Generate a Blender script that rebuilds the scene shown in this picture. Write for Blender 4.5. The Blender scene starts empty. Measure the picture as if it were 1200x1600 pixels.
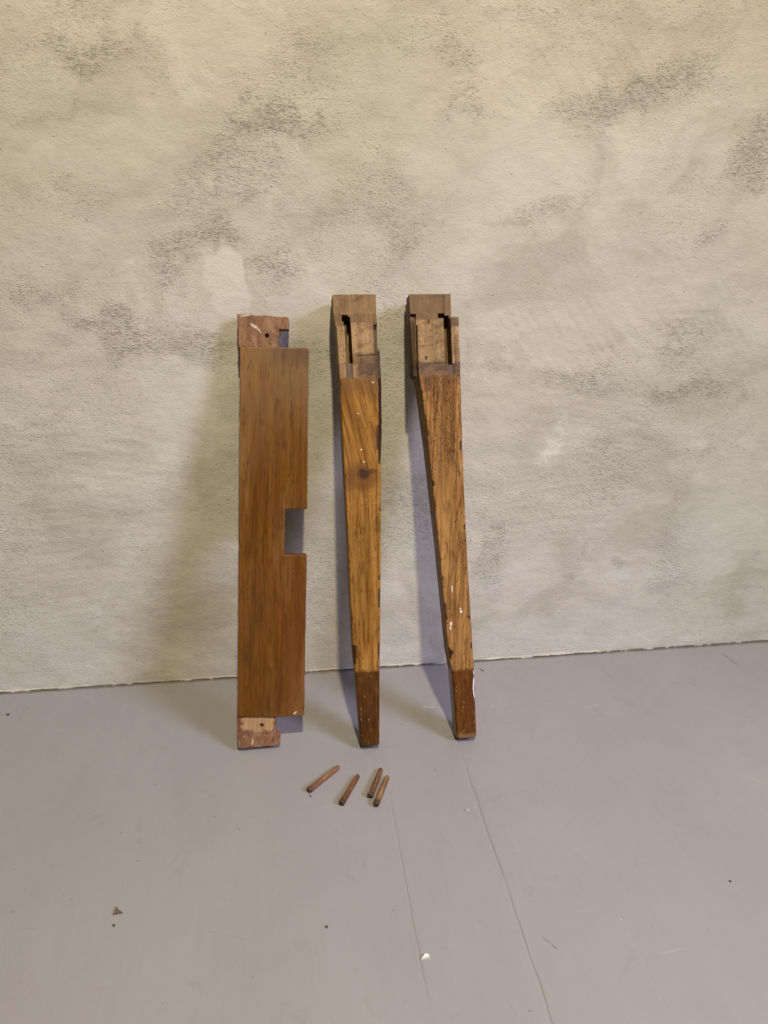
import bpy, bmesh, math, random
import numpy as np
from mathutils import Vector, Matrix, noise as mnoise

scn = bpy.context.scene
R = math.radians

# ------------------------------------------------------------------ camera
cam_d = bpy.data.cameras.new("camera")
cam = bpy.data.objects.new("camera", cam_d)
scn.collection.objects.link(cam)
cam_d.sensor_fit = 'VERTICAL'
cam_d.sensor_height = 36.0
cam_d.lens = 25.99
cam_d.clip_start = 0.01
cam_d.clip_end = 100
cam.location = (0.0, -1.230, 0.7875)
cam.rotation_euler = (R(90 - 20.5), 0, R(-7.1))
scn.camera = cam

# ------------------------------------------------------------------ world and lamps
world = bpy.data.worlds.new("World")
scn.world = world
world.use_nodes = True
bgn = world.node_tree.nodes["Background"]
bgn.inputs[0].default_value = (1.0, 0.93, 0.82, 1)
bgn.inputs[1].default_value = 0.065

def lamp(name, kind, loc, target, color, energy, size):
    ld = bpy.data.lights.new(name, kind)
    ld.color = color
    ld.energy = energy
    ld.color = color
    if kind == 'AREA':
        ld.shape = 'DISK'
        ld.size = size
    else:
        ld.shadow_soft_size = size
    o = bpy.data.objects.new(name, ld)
    scn.collection.objects.link(o)
    o.location = loc
    d = Vector(target) - Vector(loc)
    o.rotation_euler = d.to_track_quat('-Z', 'Y').to_euler()
    return o

lamp("ceiling_lamp", 'POINT', (0.20, -1.80, 3.0), (0, 0, 0), (1.0, 0.882, 0.605), 380.0, 0.05)
wl = lamp("window_light", 'SPOT', (2.62, -2.32, 2.25), (0.16, -0.55, -0.05), (0.71, 0.71, 1.0), 635.0, 0.58)
wl.data.spot_size = R(46)
wl.data.spot_blend = 1.0

scn.view_settings.view_transform = 'Standard'
scn.view_settings.look = 'None'
scn.view_settings.gamma = 1
scn.view_settings.exposure = 0.0

# ------------------------------------------------------------------ node helper
class NT:
    def __init__(self, name):
        self.m = bpy.data.materials.new(name)
        self.m.use_nodes = True
        self.t = self.m.node_tree
        self.bsdf = self.t.nodes["Principled BSDF"]
        self.co = self.t.nodes.new("ShaderNodeTexCoord").outputs["Object"]
        s = self.t.nodes.new("ShaderNodeSeparateXYZ")
        self.t.links.new(self.co, s.inputs[0])
        self.x, self.y, self.z = s.outputs
    def put(self, sock, v):
        if isinstance(v, bpy.types.NodeSocket):
            self.t.links.new(v, sock)
        elif v is not None:
            if isinstance(v, (tuple, list)) and len(v) == 3 and sock.type == 'RGBA':
                v = tuple(v) + (1,)
            sock.default_value = v
    def math(self, op, a, b=None, c=None, clamp=False):
        n = self.t.nodes.new("ShaderNodeMath")
        n.operation = op
        n.use_clamp = clamp
        self.put(n.inputs[0], a); self.put(n.inputs[1], b); self.put(n.inputs[2], c)
        return n.outputs[0]
    def add(self, a, b): return self.math('ADD', a, b)
    def sub(self, a, b): return self.math('SUBTRACT', a, b)
    def mul(self, a, b): return self.math('MULTIPLY', a, b)
    def vscale(self, s, rot=(0, 0, 0), loc=(0, 0, 0), src=None):
        n = self.t.nodes.new("ShaderNodeMapping")
        self.put(n.inputs[0], src if src is not None else self.co)
        n.inputs[1].default_value = loc
        n.inputs[2].default_value = rot
        n.inputs[3].default_value = s
        return n.outputs[0]
    def noise(self, vec, scale, detail=4, rough=0.55, dist=0.0, col=False):
        n = self.t.nodes.new("ShaderNodeTexNoise")
        self.put(n.inputs["Vector"], vec)
        n.inputs["Scale"].default_value = scale
        n.inputs["Detail"].default_value = detail
        n.inputs["Roughness"].default_value = rough
        n.inputs["Distortion"].default_value = dist
        return n.outputs[1 if col else 0]
    def voro(self, vec, scale, feature='F1', rnd=1.0):
        n = self.t.nodes.new("ShaderNodeTexVoronoi")
        n.feature = feature
        self.put(n.inputs["Vector"], vec)
        n.inputs["Scale"].default_value = scale
        n.inputs["Randomness"].default_value = rnd
        return n.outputs
    def ramp(self, v, a, b, lo=0.0, hi=1.0):
        n = self.t.nodes.new("ShaderNodeMapRange")
        n.interpolation_type = 'SMOOTHSTEP'
        self.put(n.inputs[0], v)
        n.inputs[1].default_value = a; n.inputs[2].default_value = b
        n.inputs[3].default_value = lo; n.inputs[4].default_value = hi
        return n.outputs[0]
    def mix(self, f, a, b, mode='MIX'):
        n = self.t.nodes.new("ShaderNodeMix")
        n.data_type = 'RGBA'
        n.blend_type = mode
        self.put(n.inputs[0], f); self.put(n.inputs[6], a); self.put(n.inputs[7], b)
        return n.outputs[2]
    def attr(self, name):
        n = self.t.nodes.new("ShaderNodeAttribute")
        n.attribute_name = name
        return n.outputs["Fac"]
    def bump(self, h, strength, dist, prev=None):
        n = self.t.nodes.new("ShaderNodeBump")
        n.inputs["Strength"].default_value = strength
        n.inputs["Distance"].default_value = dist
        self.put(n.inputs["Height"], h)
        if prev is not None:
            self.put(n.inputs["Normal"], prev)
        return n.outputs[0]
    def box(self, x0, x1, z0, z1, soft, wob=None, amp=0.0):
        x, z = self.x, self.z
        if wob is not None:
            w = self.mul(self.sub(wob, 0.5), amp)
            x = self.add(x, w); z = self.add(z, w)
        a = self.mul(self.ramp(x, x0 - soft, x0 + soft), self.ramp(x, x1 - soft, x1 + soft, 1, 0))
        b = self.mul(self.ramp(z, z0 - soft, z0 + soft), self.ramp(z, z1 - soft, z1 + soft, 1, 0))
        return self.mul(a, b)
    def seg(self, p0, p1, w, ax='xy', wob=None, amp=0.0):
        """soft line from p0 to p1 (object space)"""
        X = self.x
        Y = self.y if ax == 'xy' else self.z
        if wob is not None:
            k = self.mul(self.sub(wob, 0.5), amp)
            X = self.add(X, k); Y = self.add(Y, k)
        dx, dy = p1[0] - p0[0], p1[1] - p0[1]
        L = math.hypot(dx, dy); dx /= L; dy /= L
        u = self.add(self.mul(self.sub(X, p0[0]), dx), self.mul(self.sub(Y, p0[1]), dy))
        v = self.math('ABSOLUTE', self.add(self.mul(self.sub(X, p0[0]), -dy), self.mul(self.sub(Y, p0[1]), dx)))
        m = self.ramp(v, w * 0.35, w, 1, 0)
        e = min(L * 0.25, 0.02)
        m = self.mul(m, self.mul(self.ramp(u, 0, e), self.ramp(u, L - e, L, 1, 0)))
        return m
    def out(self, col, rough, normal=None, spec=0.5):
        self.put(self.bsdf.inputs["Base Color"], col)
        self.put(self.bsdf.inputs["Roughness"], rough)
        self.bsdf.inputs["Specular IOR Level"].default_value = spec
        if normal is not None:
            self.put(self.bsdf.inputs["Normal"], normal)
        return self.m

# ------------------------------------------------------------------ numpy noise for relief
def vnoise(x, y, seed):
    rs = np.random.RandomState(seed)
    tab = rs.rand(256, 256)
    xi = np.floor(x).astype(int); yi = np.floor(y).astype(int)
    fx = x - xi; fy = y - yi
    fx = fx * fx * (3 - 2 * fx); fy = fy * fy * (3 - 2 * fy)
    a = tab[xi & 255, yi & 255]; b = tab[(xi + 1) & 255, yi & 255]
    c = tab[xi & 255, (yi + 1) & 255]; d = tab[(xi + 1) & 255, (yi + 1) & 255]
    return (a * (1 - fx) + b * fx) * (1 - fy) + (c * (1 - fx) + d * fx) * fy

def fbm(x, y, seed, octv=4, gain=0.5):
    s = 0; a = 1; t = 0
    for i in range(octv):
        s = s + a * vnoise(x * 2 ** i + 17.3 * i, y * 2 ** i + 9.1 * i, seed + i)
        t += a; a *= gain
    return s / t

def sstep(v, a, b):
    t = np.clip((v - a) / (b - a), 0, 1)
    return t * t * (3 - 2 * t)

def grid_mesh(name, P, nu, nv, mat, attrs=None):
    me = bpy.data.meshes.new(name)
    i = np.arange(nu - 1)[:, None]; j = np.arange(nv - 1)[None, :]
    q = (i * nv + j)
    F = np.stack([q, q + nv, q + nv + 1, q + 1], -1).reshape(-1, 4)
    me.vertices.add(len(P)); me.vertices.foreach_set("co", P.astype(np.float32).ravel())
    me.loops.add(F.size); me.loops.foreach_set("vertex_index", F.astype(np.int32).ravel())
    me.polygons.add(len(F))
    me.polygons.foreach_set("loop_start", (np.arange(len(F)) * 4).astype(np.int32))
    me.polygons.foreach_set("loop_total", np.full(len(F), 4, np.int32))
    me.update(calc_edges=True)
    me.polygons.foreach_set("use_smooth", np.ones(len(F), bool))
    for k, v in (attrs or {}).items():
        at = me.attributes.new(k, 'FLOAT', 'POINT')
        at.data.foreach_set("value", v.astype(np.float32).ravel())
    me.materials.append(mat)
    o = bpy.data.objects.new(name, me)
    scn.collection.objects.link(o)
    return o

def axis_samples(lo, hi, a, b, fine, coarse):
    l = np.arange(lo, a, coarse); m = np.arange(a, b, fine); r = np.arange(b, hi + coarse, coarse)
    return np.concatenate([l, m, r])

# ------------------------------------------------------------------ wall (rough lime plaster)
STAINS = [(-0.269,1.024,0.082,0.031,8,0.70), (-0.008,0.949,0.093,0.032,-4,0.80), (-0.107,0.866,0.131,0.052,10,0.55), (-0.285,0.839,0.055,0.039,0,0.35), (-0.141,0.790,0.086,0.045,15,0.80), (-0.176,0.730,0.039,0.047,0,0.70), (-0.389,0.699,0.084,0.047,0,0.45), (-0.037,0.758,0.059,0.056,0,0.60), (-0.263,0.644,0.127,0.034,-10,0.60), (-0.157,0.618,0.080,0.028,-10,0.60), (0.054,0.823,0.108,0.045,20,0.35), (0.153,0.850,0.060,0.054,30,0.35), (0.248,1.037,0.048,0.041,0,0.50), (0.270,0.966,0.059,0.026,5,0.60), (0.540,0.988,0.154,0.035,15,0.65), (0.609,1.011,0.073,0.017,10,0.50), (0.752,0.920,0.049,0.074,-20,0.75), (0.420,0.833,0.105,0.024,12,0.60), (0.712,0.771,0.034,0.045,20,0.55), (0.194,0.786,0.051,0.075,40,0.40), (0.573,0.805,0.044,0.029,0,0.30), (0.370,1.096,0.096,0.016,0,0.25), (0.361,0.593,0.067,0.024,-15,0.45), (0.488,0.557,0.104,0.033,-10,0.55), (0.704,0.527,0.109,0.025,8,0.70), (0.678,0.619,0.059,0.049,20,0.40), (0.563,0.404,0.098,0.073,0,0.30), (0.724,0.232,0.059,0.174,0,0.40), (0.869,0.156,0.034,0.141,0,0.30), (0.358,0.225,0.037,0.078,10,0.50), (0.212,0.297,0.071,0.099,0,0.30), (0.761,0.403,0.114,0.020,5,0.35), (0.506,0.170,0.021,0.007,15,0.60), (0.620,0.184,0.023,0.012,15,0.60), (0.005,0.599,0.062,0.062,0,0.40), (-0.175,1.014,0.035,0.016,0,0.30), (0.144,1.054,0.186,0.032,0,0.20)]
LIGHTS = [(-0.098,0.725,0.037,0.052,0,0.90), (-0.025,0.795,0.059,0.028,30,0.30), (-0.333,0.995,0.051,0.039,0,0.40), (-0.267,0.907,0.134,0.042,0,0.40), (-0.074,1.048,0.071,0.039,0,0.40), (0.029,0.680,0.061,0.040,0,0.40), (0.302,0.897,0.121,0.045,10,0.45), (0.682,0.947,0.064,0.036,25,0.40), (0.257,0.737,0.084,0.059,20,0.40), (0.643,0.705,0.137,0.052,20,0.40), (0.425,0.634,0.112,0.042,0,0.35), (0.805,0.294,0.079,0.131,0,0.35), (0.538,0.035,0.200,0.058,0,0.35), (-0.167,0.508,0.031,0.086,-15,0.35), (-0.212,0.305,0.033,0.060,-20,0.30), (0.530,0.706,0.089,0.041,0,0.30), (0.178,0.018,0.075,0.029,0,0.40)]
CHALK = [(0.453,0.432,0.020,0.048,-15,0.75), (0.468,0.476,0.012,0.030,-15,0.55), (-0.312,0.116,0.034,0.005,-2,0.6), (-0.347,0.108,0.004,0.014,0,0.5), (-0.185,0.060,0.0035,0.024,4,0.7), (0.795,0.030,0.004,0.022,0,0.7), (0.775,0.020,0.018,0.008,0,0.5), (-0.02,0.69,0.012,0.007,0,0.4), (0.1,0.76,0.01,0.006,20,0.4), (-0.235,0.748,0.008,0.004,30,0.5)]

def blobs(X, Z, L, seed, warp, edge):
    wx = (fbm(X * 22, Z * 22, seed, 4) - 0.5) * warp
    wz = (fbm(X * 22 + 40, Z * 22 + 7, seed + 9, 4) - 0.5) * warp
    acc = np.zeros_like(X)
    for (cx, cz, rx, rz, rot, s) in L:
        a = R(rot)
        dx = X - cx + wx; dz = Z - cz + wz
        u = (dx * math.cos(a) + dz * math.sin(a)) / rx
        v = (-dx * math.sin(a) + dz * math.cos(a)) / rz
        r = np.sqrt(u * u + v * v)
        acc = np.maximum(acc, s * sstep(-r, -1.25, -1.25 + edge))
    return acc

xs = axis_samples(-1.6, 2.2, -0.62, 1.02, 0.003, 0.03)
zs = np.concatenate([np.arange(0, 0.012, 0.001), axis_samples(0.012, 2.4, 0.012, 1.17, 0.003, 0.03)])
X, Z = np.meshgrid(xs, zs, indexing='ij')
stain = blobs(X, Z, STAINS, 3, 0.085, 0.95)
lite = blobs(X, Z, LIGHTS, 21, 0.06, 0.38)
stain = stain * (1 - 0.9 * np.clip(lite * 1.25, 0, 1))
chalk = blobs(X, Z, CHALK, 33, 0.028, 1.0)
rough_zone = np.clip(stain * 1.1 - lite * 0.7 + (fbm(X * 6, Z * 6, 55) - 0.5) * 1.2 + 0.25, 0, 1)
# relief: broad trowel undulation, then ridges, then a crusty bead along the floor
relief = (fbm(X * 3.5, Z * 3.5, 71, 3) - 0.5) * 0.004 + (fbm(X * 28, Z * 40, 77, 3) - 0.5) * 0.0016
def ridges(X, Z, ang, fu, fv, seed):
    a = R(ang)
    u = X * math.cos(a) + Z * math.sin(a); v = -X * math.sin(a) + Z * math.cos(a)
    return fbm(u * fu, v * fv, seed, 3)
def zone(cx, cz, rx, rz):
    return np.exp(-((X - cx) / rx) ** 2 - ((Z - cz) / rz) ** 2)
rd = (ridges(X, Z, -52, 14, 170, 81) - 0.5) * 0.0013 * np.clip(zone(0.68, 0.62, 0.20, 0.10) + zone(0.50, 1.03, 0.16, 0.08) + 0.7 * zone(0.45, 0.62, 0.15, 0.12), 0, 1)
rd += (ridges(X, Z, 4, 12, 170, 83) - 0.5) * 0.0013 * np.clip(zone(0.50, 0.33, 0.14, 0.10) + zone(-0.38, 0.30, 0.16, 0.2), 0, 1)
rd += (ridges(X, Z, -12, 14, 180, 85) - 0.5) * 0.0011 * np.clip(zone(0.55, 0.47, 0.18, 0.06) + zone(-0.3, 0.42, 0.2, 0.12), 0, 1)
relief = relief + rd
relief = relief - relief.max() * 0.5
# hairline dragged line across the right of the wall
edge_line = 0.553 + 0.03 * ((X - 0.62) / 0.3) ** 2 - 0.05 * (X < 0.5) * (0.5 - X)
bead_h = (0.0015 + 0.004 * (fbm(X * 30, X * 0 + 3, 91, 4) ** 2)) * (0.35 + 1.1 * sstep(fbm(X * 7, X * 0 + 1, 97, 2), 0.3, 0.7))
bead = sstep(-Z, -bead_h * 1.5, -bead_h * 0.4)
bead_out = bead * (0.0008 + 0.0026 * fbm(X * 60, Z * 60, 95, 3))
Y = 0.004 - np.clip(relief, -0.003, 0.003) - bead_out
P = np.stack([X, Y, Z], -1).reshape(-1, 3)

def wall_material():
    n = NT("lime_plaster")
    st, li, ch, rz, bd = (n.attr(k) for k in ("stain", "lite", "chalk", "rough_zone", "bead"))
    big = n.noise(n.vscale((2.2, 2.2, 3.0)), 1.0, 5, 0.6, 0.6)
    mid = n.noise(n.co, 16, 6, 0.62, 0.8)
    fine = n.noise(n.vscale((1, 1, 1.5)), 95, 4, 0.65, 0.4)
    cloud = n.noise(n.vscale((1, 1, 1.5), rot=(0, R(15), 0)), 6.0, 6, 0.62, 0.9)
    col = n.mix(n.ramp(big, 0.3, 0.7), (0.455, 0.425, 0.365), (0.515, 0.485, 0.425))
    col = n.mix(n.mul(n.ramp(mid, 0.35, 0.7), 0.35), col, (0.56, 0.53, 0.47))
    col = n.mix(n.mul(n.ramp(cloud, 0.48, 0.66), 0.40), col, (0.335, 0.305, 0.25))
    col = n.mix(n.mul(n.ramp(cloud, 0.48, 0.34), 0.45), col, (0.60, 0.575, 0.515))
    col = n.mix(n.mul(li, 0.70), col, (0.555, 0.53, 0.475))
    smask = n.mul(st, n.ramp(n.add(n.mul(mid, 0.55), n.mul(fine, 0.45)), 0.34, 0.58))
    smask = n.mul(smask, n.ramp(n.noise(n.vscale((70, 30, 120), rot=(0, R(12), 0)), 1.0, 3, 0.6), 0.3, 0.6, 0.45, 1.0))
    col = n.mix(n.mul(smask, 0.66), col, (0.275, 0.242, 0.195))
    col = n.mix(n.mul(n.ramp(li, 0.30, 0.9), 0.6), col, (0.60, 0.578, 0.52))
    # olive tinge in places
    ol = n.noise(n.vscale((3, 3, 3), loc=(4, 2, 8)), 1.0, 3, 0.5)
    col = n.mix(n.mul(n.ramp(ol, 0.5, 0.75), 0.28), col, (0.40, 0.40, 0.29))
    for rot_, zx, lc in ((R(52), 0.0, (2, 0, 5)), (R(-8), 1.0, (9, 0, 1))):
        tr = n.noise(n.vscale((9, 1, 150), rot=(0, rot_, 0), loc=lc), 1.0, 4, 0.65)
        tm = n.ramp(n.noise(n.vscale((3.2, 1, 3.8), loc=(zx * 7 + 2, 0, 3)), 1.0, 2, 0.5), 0.48, 0.62)
        col = n.mix(n.mul(n.mul(n.ramp(tr, 0.55, 0.70), tm), 0.35), col, (0.60, 0.575, 0.515))
        col = n.mix(n.mul(n.mul(n.ramp(tr, 0.44, 0.32), tm), 0.25), col, (0.34, 0.31, 0.255))
    # short dragged pits, in two directions
    def pits(rot, sc, lo, hi, loc):
        v = n.vscale(sc, rot=(0, rot, 0), loc=loc)
        return n.ramp(n.add(n.noise(v, 1.0, 3, 0.6, 0.3), n.mul(rz, 0.10)), lo, hi)
    p1 = pits(R(18), (130, 60, 330), 0.655, 0.74, (0, 0, 0))
    p2 = pits(R(-40), (120, 60, 300), 0.675, 0.75, (7, 3, 1))
    p3 = n.ramp(n.noise(n.vscale((210, 100, 260), rot=(0, R(25), 0)), 1.0, 3, 0.6), 0.60, 0.70)
    pit = n.mul(n.math('MAXIMUM', p1, p2), n.add(n.mul(rz, 0.6), 0.35))
    pit2 = n.mul(p3, n.add(n.mul(rz, 0.7), 0.1))
    allp = n.math('MAXIMUM', pit, pit2)
    col = n.mix(n.mul(allp, 0.42), col, (0.22, 0.19, 0.145))
    vo = n.voro(n.vscale((1, 0.3, 1)), 48)
    spk = n.mul(n.ramp(vo[0], 0.05, 0.09, 1, 0), n.ramp(n.noise(n.co, 40, 1), 0.52, 0.56))
    col = n.mix(n.mul(spk, 0.55), col, (0.16, 0.14, 0.11))
    vo2 = n.voro(n.vscale((1, 0.3, 1), loc=(3, 1, 2)), 60)
    spk2 = n.mul(n.ramp(vo2[0], 0.05, 0.12, 1, 0), n.ramp(n.noise(n.co, 33, 1), 0.55, 0.6))
    col = n.mix(n.mul(spk2, 0.4), col, (0.68, 0.66, 0.6))
    chm = n.mul(ch, n.ramp(fine, 0.42, 0.56))
    col = n.mix(n.mul(chm, 0.7), col, (0.70, 0.68, 0.62))
    crust = n.noise(n.vscale((0.45, 1, 1)), 130, 4, 0.65)
    col = n.mix(n.mul(bd, 0.8), col, n.mix(n.ramp(crust, 0.47, 0.57), (0.53, 0.50, 0.43), (0.20, 0.155, 0.105)))
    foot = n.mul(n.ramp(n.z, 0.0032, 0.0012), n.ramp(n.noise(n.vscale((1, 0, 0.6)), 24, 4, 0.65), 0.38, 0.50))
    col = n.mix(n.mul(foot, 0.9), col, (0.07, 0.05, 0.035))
    grain = n.noise(n.vscale((1, 1, 1.6), rot=(0, R(15), 0)), 210, 3, 0.65)
    h = n.add(n.mul(fine, 0.6), n.mul(grain, n.add(n.mul(rz, 1.0), 0.3)))
    h = n.add(h, n.mul(mid, 0.45))
    h = n.sub(h, n.mul(allp, 0.5))
    h = n.add(h, n.mul(spk2, 0.6))
    b = n.bump(h, 0.8, 0.0017)
    return n.out(col, n.ramp(mid, 0.3, 0.7, 0.72, 0.9), b, 0.25)

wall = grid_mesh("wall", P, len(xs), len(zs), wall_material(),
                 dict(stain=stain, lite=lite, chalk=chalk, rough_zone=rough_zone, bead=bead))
wall["kind"] = "structure"

# ------------------------------------------------------------------ floor (grey painted boards)
def floor_material():
    n = NT("painted_floor")
    wob = n.noise(n.vscale((1, 6, 1)), 3, 3)
    wob2 = n.noise(n.co, 60, 3)
    col = n.mix(n.noise(n.vscale((3, 1.2, 1)), 1.3, 4, 0.55), (0.238, 0.221, 0.226), (0.296, 0.277, 0.284))
    cl = n.noise(n.co, 7, 5, 0.6, 0.5)
    col = n.mix(n.mul(n.ramp(cl, 0.42, 0.7), 0.35), col, (0.236, 0.217, 0.222))
    brush = n.noise(n.vscale((90, 5, 1)), 1.0, 4, 0.6)
    col = n.mix(n.mul(n.ramp(brush, 0.35, 0.65), 0.07), col, (0.34, 0.32, 0.335))
    dirt = n.noise(n.vscale((1, 0.8, 1), loc=(3, 3, 3)), 22, 6, 0.7, 1.0)
    col = n.mix(n.mul(n.ramp(dirt, 0.56, 0.72), 0.28), col, (0.20, 0.175, 0.165))
    h = n.add(n.mul(n.noise(n.vscale((1, 0.35, 1)), 70, 3, 0.5), 0.5), n.mul(brush, 0.22))
    h = n.add(h, n.mul(n.noise(n.co, 9, 2, 0.5), 2.2))
    dark = None
    # joints between boards: each opens and closes along its length
    for xs_, y0, y1, s in ((0.2465, -0.24, -1.3, 0.85), (0.1185, -0.32, -0.72, 0.5), (-0.105, -0.2, -1.3, 0.07),
                           (0.376, -0.5, -1.0, 0.10), (-0.24, -0.1, -0.8, 0.04), (0.505, -0.02, -0.6, 0.10)):
        d = n.math('ABSOLUTE', n.sub(n.add(n.x, n.mul(n.sub(wob, 0.5), 0.006)), xs_))
        along = n.mul(n.ramp(n.y, y0, y0 - 0.09, 0, 1), n.ramp(n.y, y1, y1 + 0.1, 0, 1))
        m = n.mul(n.mul(n.ramp(d, 0.0002, 0.0011, 1, 0), along), s)
        lip = n.mul(n.mul(n.ramp(d, 0.0, 0.004, 1, 0), along), s)
        var = n.ramp(n.noise(n.vscale((1, 1, 1), loc=(xs_ * 9, 0, 0)), 18, 3), 0.25, 0.6, 0.35, 1.0)
        m = n.mul(m, var)
        dark = m if dark is None else n.math('MAXIMUM', dark, m)
        h = n.sub(h, n.add(n.mul(m, 2.0), n.mul(lip, 0.8)))
    col = n.mix(n.mul(dark, 0.5), col, (0.17, 0.15, 0.14))
    # scratches and scuffs
    for p0, p1, w, c, s in (((0.834, -0.024), (0.843, -0.080), 0.0014, (0.05, 0.045, 0.04), 0.9),
                            ((0.268, -0.603), (0.283, -0.628), 0.0022, (0.12, 0.11, 0.10), 0.55),
                            ((-0.135, -0.548), (-0.072, -0.570), 0.0012, (0.22, 0.20, 0.19), 0.5),
                            ((0.395, -0.645), (0.432, -0.641), 0.0014, (0.45, 0.43, 0.42), 0.3),
                            ((0.483, -0.169), (0.526, -0.165), 0.0016, (0.5, 0.48, 0.46), 0.3),
                            ((0.310, -0.142), (0.366, -0.150), 0.0012, (0.5, 0.48, 0.46), 0.4),
                            ((0.205, -0.133), (0.230, -0.136), 0.0014, (0.62, 0.60, 0.57), 0.6),
                            ((0.672, -0.37), (0.700, -0.396), 0.003, (0.36, 0.30, 0.22), 0.4),
                            ((0.430, -0.136), (0.437, -0.150), 0.0035, (0.2, 0.18, 0.17), 0.4),
                            ((-0.357, -0.517), (-0.334, -0.520), 0.0016, (0.2, 0.18, 0.17), 0.4),
                            ((-0.108, -0.377), (-0.100, -0.392), 0.0015, (0.1, 0.09, 0.08), 0.5)):
        sm = n.mul(n.seg(p0, p1, w, 'xy', wob2, 0.006), n.ramp(n.noise(n.co, 210, 2), 0.38, 0.52))
        col = n.mix(n.mul(sm, s), col, c)
    v = n.voro(n.vscale((1, 1, 0)), 16)
    keep = n.ramp(n.noise(n.vscale((1, 1, 0)), 11, 1), 0.52, 0.56)
    sp = n.mul(n.ramp(n.add(v[0], n.mul(n.sub(wob2, 0.5), 0.05)), 0.018, 0.034, 1, 0), keep)
    col = n.mix(n.mul(sp, 0.75), col, (0.11, 0.095, 0.085))
    v2 = n.voro(n.vscale((1, 1, 0), loc=(5.2, 1.7, 0)), 22)
    sp2 = n.mul(n.ramp(n.add(v2[0], n.mul(n.sub(wob2, 0.5), 0.08)), 0.025, 0.06, 1, 0), n.ramp(n.noise(n.vscale((1, 1, 0), loc=(2, 9, 0)), 9, 1), 0.56, 0.6))
    col = n.mix(n.mul(sp2, 0.35), col, (0.5, 0.48, 0.46))
    h = n.add(h, n.mul(sp2, 0.8))
    v5 = n.voro(n.vscale((1, 1, 0), loc=(7.3, 2.4, 0)), 75)
    s5 = n.t.nodes.new("ShaderNodeSeparateColor"); n.t.links.new(v5[1], s5.inputs[0])
    dust = n.mul(n.ramp(v5[0], 0.05, 0.12, 1, 0), n.ramp(s5.outputs[0], 0.86, 0.88))
    dust = n.mul(dust, n.ramp(n.noise(n.vscale((1, 1, 0), loc=(3, 1, 0)), 6, 2), 0.40, 0.6))
    col = n.mix(n.mul(dust, 0.45), col, (0.13, 0.11, 0.10))
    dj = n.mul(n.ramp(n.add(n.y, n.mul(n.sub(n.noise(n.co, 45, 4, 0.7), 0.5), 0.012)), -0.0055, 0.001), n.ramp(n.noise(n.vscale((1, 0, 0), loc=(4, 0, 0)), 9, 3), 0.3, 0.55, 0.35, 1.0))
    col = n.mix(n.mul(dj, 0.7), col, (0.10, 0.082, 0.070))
    v3 = n.voro(n.vscale((1, 1, 0), loc=(1.3, 4.4, 0)), 30)
    sq = n.t.nodes.new("ShaderNodeSeparateColor"); n.t.links.new(v3[1], sq.inputs[0])
    nib = n.mul(n.ramp(v3[0], 0.03, 0.06, 1, 0), n.ramp(sq.outputs[0], 0.78, 0.8))
    col = n.mix(n.mul(nib, 0.5), col, (0.16, 0.14, 0.135))
    h = n.add(h, n.mul(nib, 1.2))
    b = n.bump(h, 0.5, 0.0009)
    return n.out(col, n.add(n.ramp(cl, 0.3, 0.7, 0.30, 0.46), n.mul(n.ramp(dirt, 0.5, 0.7), 0.14)), b, 0.42)

fx = axis_samples(-1.8, 2.4, -0.7, 1.1, 0.006, 0.05)
fy = axis_samples(-2.6, 0.06, -0.9, -0.01, 0.006, 0.05)
fy = fy[fy < 0.05]
X, Yf = np.meshgrid(fx, fy, indexing='ij')
Zf = (fbm(X * 4, Yf * 4, 5, 3) - 0.5) * 0.0006 - 0.0003
P = np.stack([X, Yf, Zf], -1).reshape(-1, 3)
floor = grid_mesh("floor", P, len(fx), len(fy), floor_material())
floor["kind"] = "structure"

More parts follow.
